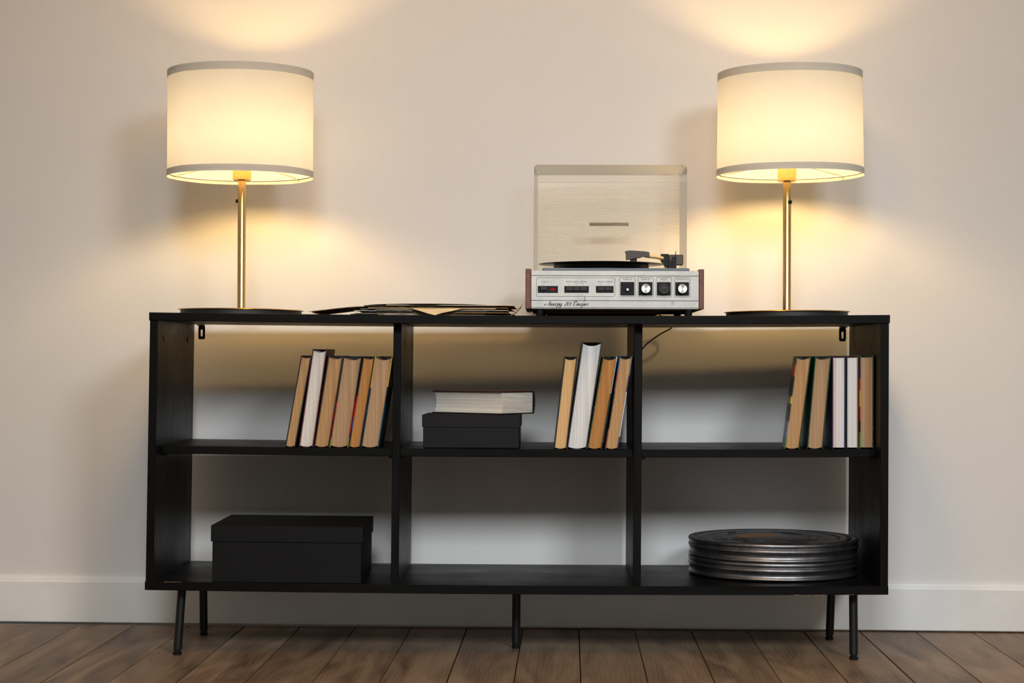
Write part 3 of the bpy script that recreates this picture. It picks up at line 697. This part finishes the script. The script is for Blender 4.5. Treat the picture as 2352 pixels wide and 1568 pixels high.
# ------------------------------------------------------------------ books
TAN = mat_pages('tan_pages', srgb(146, 108, 68), srgb(190, 150, 102)); TAN2 = mat_pages('grey_tan_pages', srgb(142, 112, 82), srgb(182, 148, 112)); ORG = mat_pages('orange_tan_pages', srgb(146, 96, 46), srgb(186, 130, 68))
LTAN = mat_pages('light_tan_pages', srgb(182, 142, 92), srgb(218, 178, 124)); WHT = mat_pages('white_pages', srgb(186, 176, 166), srgb(226, 218, 210)); WH2 = mat_pages('cool_white_pages', srgb(184, 182, 180), srgb(222, 220, 218)); PINK = mat_pages('white_and_pink_pages', srgb(184, 182, 180), srgb(222, 220, 218), srgb(214, 180, 172))
blk = (.012, .012, .013); grn = srgb(14, 62, 30)[:3]; dgrn = srgb(10, 26, 18)[:3]
CV = dict(black=mat_cover('black_cover', [(0, blk), (1, (.018, .018, .02))]), dred=mat_cover('dark_red_cover', [(0, srgb(88, 22, 22)), (1, srgb(70, 20, 22))]),
    bred=mat_cover('black_red_cover', [(0, srgb(120, 130, 40)), (.1, srgb(150, 20, 16)), (.5, srgb(60, 14, 14)), (.62, (*blk, 1))], None),
    redblue=mat_cover('red_blue_cover', [(0, srgb(30, 34, 60)), (.2, srgb(60, 80, 150)), (.34, srgb(170, 26, 20)), (.56, (*blk, 1))]),
    yelteal=mat_cover('yellow_teal_cover', [(0, srgb(14, 52, 66)), (.45, srgb(10, 22, 34)), (.66, srgb(206, 170, 30)), (.98, srgb(200, 150, 28))], srgb(52, 120, 136)),
    green=mat_cover('green_cover', [(0, (*dgrn, 1)), (1, (*grn, 1))], srgb(40, 128, 62)),
    teal=mat_cover('teal_cover', [(0, srgb(16, 40, 34)), (.5, srgb(20, 44, 40)), (.6, srgb(130, 168, 160)), (.95, srgb(190, 210, 205))], srgb(72, 130, 100)),
    purple=mat_cover('purple_white_cover', [(0, srgb(64, 44, 98)), (.14, srgb(196, 204, 214)), (.62, srgb(60, 46, 100)), (.78, srgb(110, 124, 150))]),
    bluered=mat_cover('blue_red_cover', [(0, srgb(140, 70, 40)), (.2, srgb(20, 18, 24)), (.62, srgb(130, 40, 56)), (.82, srgb(60, 92, 140))]),
    navy=mat_cover('navy_cover', [(0, srgb(34, 42, 84)), (1, srgb(30, 34, 64))], srgb(80, 84, 130)), brown=mat_cover('orange_brown_cover', [(0, srgb(140, 84, 48)), (1, srgb(104, 60, 40))]),
    multi=mat_cover('multicolour_cover', [(0, srgb(40, 120, 50)), (.12, srgb(120, 122, 160)), (.3, srgb(14, 14, 16)), (.48, srgb(200, 190, 60)), (.56, srgb(20, 18, 22)), (.78, srgb(200, 80, 50)), (.9, srgb(14, 50, 28))]),
    fire=mat_cover('flame_cover', [(0, srgb(40, 140, 60)), (.18, srgb(20, 24, 34)), (.3, srgb(170, 36, 26)), (.45, srgb(214, 150, 30)), (.62, srgb(196, 70, 24)), (.74, srgb(60, 50, 90)), (.92, srgb(20, 80, 40))]))
GB = 'books on the shelf unit'
def book_parts(t, w_, h, dep, tanlean, mats, sag_, ct=.0024, over=.0035, topgap=.0045):
    """local: x thickness, y from fore-edge to spine, z height; stored relative to the root"""
    cl, cr, cs, pg = mats
    def sh_(x, y, z): return Vector((x+z*tanlean, y, z))
    def add(name, bm, mat, smooth=False):
        bmesh.ops.recalc_face_normals(bm, faces=bm.faces)
        me = bpy.data.meshes.new(name); bm.to_mesh(me); bm.free(); me.materials.append(mat)
        if smooth:
            for f in me.polygons: f.use_smooth = True
            me.set_sharp_from_angle(angle=math.radians(35))
        o = bpy.data.objects.new(name, me); COL.objects.link(o); o.parent = t; return o
    def shearbox(x0, x1, y0, y1, z0, z1):
        bm = box_bm(x0, x1, y0, y1, z0, z1, .0006)
        for v in bm.verts: v.co = sh_(*v.co)
        return bm
    add('front_cover', shearbox(0, ct, 0, dep, 0, h), cl); add('back_cover', shearbox(w_-ct, w_, 0, dep, 0, h), cr)
    # rounded spine
    n = 8; bm = bmesh.new(); lo, hi = [], []
    out = [(w_*k/n, dep+.0045*math.sin(math.pi*k/n)) for k in range(n+1)]; inn = [(w_*k/n, dep-.0022+.0045*math.sin(math.pi*k/n)) for k in range(n, -1, -1)]
    prof = out+inn
    A = [bm.verts.new(sh_(x, y, .0)) for x, y in prof]; B = [bm.verts.new(sh_(x, y, h)) for x, y in prof]
    bm.faces.new(A); bm.faces.new(list(reversed(B)))
    for k in range(len(A)): bm.faces.new((A[k], B[k], B[(k+1) % len(A)], A[(k+1) % len(A)]))
    add('spine', bm, cs, True)
    # page block with hollow fore-edge
    n = 10; bm = bmesh.new(); x0, x1 = ct+.0002, w_-ct-.0002
    fr = [(x0+(x1-x0)*k/n, over+sag_*(1-(2*k/n-1)**2)) for k in range(n+1)]; prof = fr+[(x1, dep-.003), (x0, dep-.003)]
    bow = min(.0055, w_*.12) if tanlean else .0006
    uu = lambda x: 1-(2*(x-x0)/(x1-x0)-1)**2
    lo = [bm.verts.new(sh_(x, y, .0006+bow*.8*(1-uu(x)) + (.002 if not tanlean else 0))) for x, y in fr]; hi = [bm.verts.new(sh_(x, y, h-topgap-bow*uu(x))) for x, y in fr]
    lo2 = [bm.verts.new(sh_(v[0], dep-.003, .0006+bow*.8*(1-uu(v[0])) + (.002 if not tanlean else 0))) for v in fr]; hi2 = [bm.verts.new(sh_(v[0], dep-.003, h-topgap-bow*uu(v[0]))) for v in fr]
    for k in range(n):
        for a, b in ((lo, hi), (hi, hi2), (hi2, lo2), (lo2, lo)): bm.faces.new((a[k], a[k+1], b[k+1], b[k]))
    for k in (0, n): bm.faces.new((lo[k], hi[k], hi2[k], lo2[k]))
    add('page_block', bm, pg, True)
def book(label, x, y, w_, h, lean, dep, mats, sag_=.006, rotz=0):
    z = max(MIDZ(x), MIDZ(x+w_)) + .0006
    t = thing('book', label, 'book', (x, y, z), GB); t.rotation_euler.z = rotz
    book_parts(t, w_, h*math.cos(math.radians(lean)), dep, math.tan(math.radians(lean)), mats, sag_)
c = CV
book('slim black hardback with tan pages leaning against the dark red book', -.6111, .072, .0245, .2175, 9.76, .145, (c['black'], c['black'], c['black'], TAN), .002)
book('dark red hardback with white pages, taller than the tan books beside it', -.5788, .072, .0338, .2320, 7.87, .165, (c['dred'], c['dred'], c['dred'], WHT))
book('black-covered tan book between the dark red hardback and the thickest tan book', -.5433, .073, .0350, .2170, 8.71, .140, (c['black'], c['black'], c['black'], TAN))
book('thick tan book with black and red cover edges in the six-book row', -.5070, .072, .0440, .2160, 8.46, .142, (c['bred'], c['bred'], c['black'], TAN2), .007)
book('narrow orange-tan book with a red and blue cover between two thick books', -.4621, .072, .0274, .2160, 8.92, .138, (c['redblue'], c['black'], c['black'], ORG), .003)
book('thick grey-tan book with yellow and teal cover leaning on the divider', -.4330, .072, .0413, .2165, 8.63, .140, (c['yelteal'], c['yelteal'], c['black'], TAN2), .005)
book('light tan book in a black cover leaning on the tallest white-paged book', .0182, .074, .0302, .2170, 6.45, .142, (c['black'], c['black'], c['black'], LTAN), .004)
book('tallest book, black cover and white pages, among three tan books', .0487, .074, .0464, .2530, 8.04, .170, (c['black'], c['black'], c['black'], WH2), .010)
book('orange-brown paged book with green and pale teal cover edges', .0958, .074, .0343, .2190, 9.50, .140, (c['green'], c['teal'], c['black'], ORG), .006)
book('tan book with blue, purple and white cover edges resting on the divider', .1380, .074, .0302, .2200, 8.70, .140, (c['bluered'], c['purple'], c['black'], TAN), .002)
book('tan book with a multicolour and green cover, most tilted of the five-book row', .5557, .074, .0343, .2180, 7.09, .142, (c['multi'], c['green'], c['black'], TAN), .003, -.085)
book('tan green-edged book tilting towards the upright white-paged book with pinkish pages', .6077, .074, .0371, .2170, 4.95, .142, (c['green'], c['green'], c['black'], TAN2), .006, -.03)
book('upright white-paged book with a pinkish band of pages and navy cover', .6664, .074, .0308, .2165, 0, .140, (c['navy'], c['navy'], c['black'], PINK), .002)
book('upright white-paged book with an orange-brown cover edge beside the navy book', .6992, .074, .0280, .2165, 0, .140, (c['black'], c['brown'], c['brown'], WH2), .002)
book('upright tan book with flame and green cover next to the side panel', .7300, .074, .0327, .2170, 0, .140, (c['fire'], c['green'], c['black'], TAN2), .003)

# ------------------------------------------------------------------ boxes
def lidded_box(name, label, mat, cx, cy, zb, w_, d_, h, lid_h, over, rot):
    t = thing(name, label, 'box', (cx, cy, zb), 'black lidded boxes'); q = P(t)
    q('box_body', box_bm(cx-w_/2, cx+w_/2, cy-d_/2, cy+d_/2, zb, zb+h-.003, .001), mat)
    bm = bmesh.new(); ow, od = w_/2+over, d_/2+over; iw, idp = ow-.0014, od-.0014; z0, z1 = zb+h-lid_h, zb+h
    box_bm(cx-ow, cx+ow, cy-od, cy+od, z1-.002, z1, .0007, bm=bm)
    for a in ((cx-ow, cx+ow, cy-od, cy-idp), (cx-ow, cx+ow, cy+idp, cy+od), (cx-ow, cx-iw, cy-idp, cy+idp), (cx+iw, cx+ow, cy-idp, cy+idp)): box_bm(*a, z0, z1-.0008, .0003, bm=bm)
    q('box_lid', bm, mat); t.rotation_euler.z = rot; return t
lidded_box('storage_box', 'large plain black card box with lid on the bottom board', M['boxfine'], -.5990, .1560, LOWZ(-.599)+.0004, .3440, .2880, .1310, .0370, .0032, .012).rotation_euler.y = .0062
lidded_box('storage_box', 'smaller ribbed black card box with lid, under the thick flat-lying book', M['boxtex'], -.1755, .1850, MIDZ(-.29)+.0006, .2255, .1700, .0775, .0290, .0024, -.014)

bt = thing('book', 'very thick dark-covered book with cream pages lying flat on the ribbed black box', 'book', (-.106, .1030, MIDZ(-.29)+.0006+.0775+.0008), GB)
yd = Vector((.578, .815, 0)).normalized(); zd = Vector((0, 0, 1)).cross(yd)
bt.rotation_mode = 'QUATERNION'
bt.rotation_quaternion = Matrix(((0, yd.x, zd.x), (0, yd.y, zd.y), (1, 0, 0))).to_quaternion()
book_parts(bt, .0545, .2090, .1330, 0, (c['black'], mat_cover('maroon_cover', [(0, srgb(52, 18, 20)), (1, srgb(40, 16, 18))]), c['black'], mat_pages('cream_pages', srgb(172, 164, 152), srgb(222, 214, 202))), .006, .0026, .0045, .005)

# ------------------------------------------------------------------ film cans
def can(label, cx, cy, zb, h, rot, paper):
    t = thing('film_can', label, 'film can', (cx, cy, zb), 'stacked film cans'); q = P(t); R = .2055
    hm = h*.47
    q('can_base', lathe_bm([(R-.008, .0), (R-.003, .0006), (R-.0008, .003), (R-.0008, .0055), (R-.003, .0078), (R-.0042, .009), (R-.0042, hm*.75), (R-.0030, hm*.85), (R-.0018, hm), (R-.0042, hm+.002)], (cx, cy, zb), 128), M['steel'], smooth=True, auto=50)
    H = h
    ld_ = q('can_lid', lathe_bm([(R-.0036, hm+.0022), (R-.0004, hm+.0026), (R, hm+.005), (R-.0006, hm+.0075), (R-.0028, hm+.009), (R-.0028, H-.0105), (R-.0010, H-.0092), (R, H-.0065), (R, H-.003), (R-.0016, H-.0006), (R-.005, H), (R-.010, H-.0006), (R-.0125, H-.003), (R-.020, H-.003), (R-.022, H-.0014), (R-.050, H-.0014), (R-.052, H-.0026), (R-.058, H-.0026), (R-.060, H-.0014), (R-.095, H-.0014), (R-.097, H-.0026), (R-.103, H-.0026), (R-.105, H-.0014), (.02, H-.0014), (.001, H-.0014)], (cx, cy, zb), 128), M['steel'], smooth=True, auto=50)
    rnd = random.Random(3)
    if paper:
        for k in range(26):
            r = rnd.choice((.185, .16, .135, .115, .09)); a0 = rnd.uniform(0, 6.28); ln = rnd.uniform(.2, .6)
            arc = [(cx+r*math.cos(a0+ln*i/8), cy+r*math.sin(a0+ln*i/8), zb+H-.0014) for i in range(9)]
            arc.append((arc[-1][0]*.97+cx*.03, arc[-1][1]*.97+cy*.03, zb+H-.0014))
            q('embossed_line', tube_bm(arc, .0011, 5), M['plastic'], ld_)
        pol = [(cx-.028+.052*math.cos(a)*1.05, cy+.020+.052*math.sin(a)) for a in [math.pi*k/14 for k in range(15)]]
        q('paper_label', prism_bm(pol, zb+H-.0013, zb+H-.0007, axis='z'), M['amber'], ld_, label='torn amber paper label')
    t.rotation_euler.z = rot; return t
cz = LOWZ(.36)+.0012
can('lower round grey steel film can of the stack, resting on the bottom board', .5535, .268, LOWZ(.74)+.0005, .0425, 0, False)
can('upper round grey steel film can with amber label, lying on the other can', .5537, .268, LOWZ(.74)+.0011+.0425, .0440, .4, True)
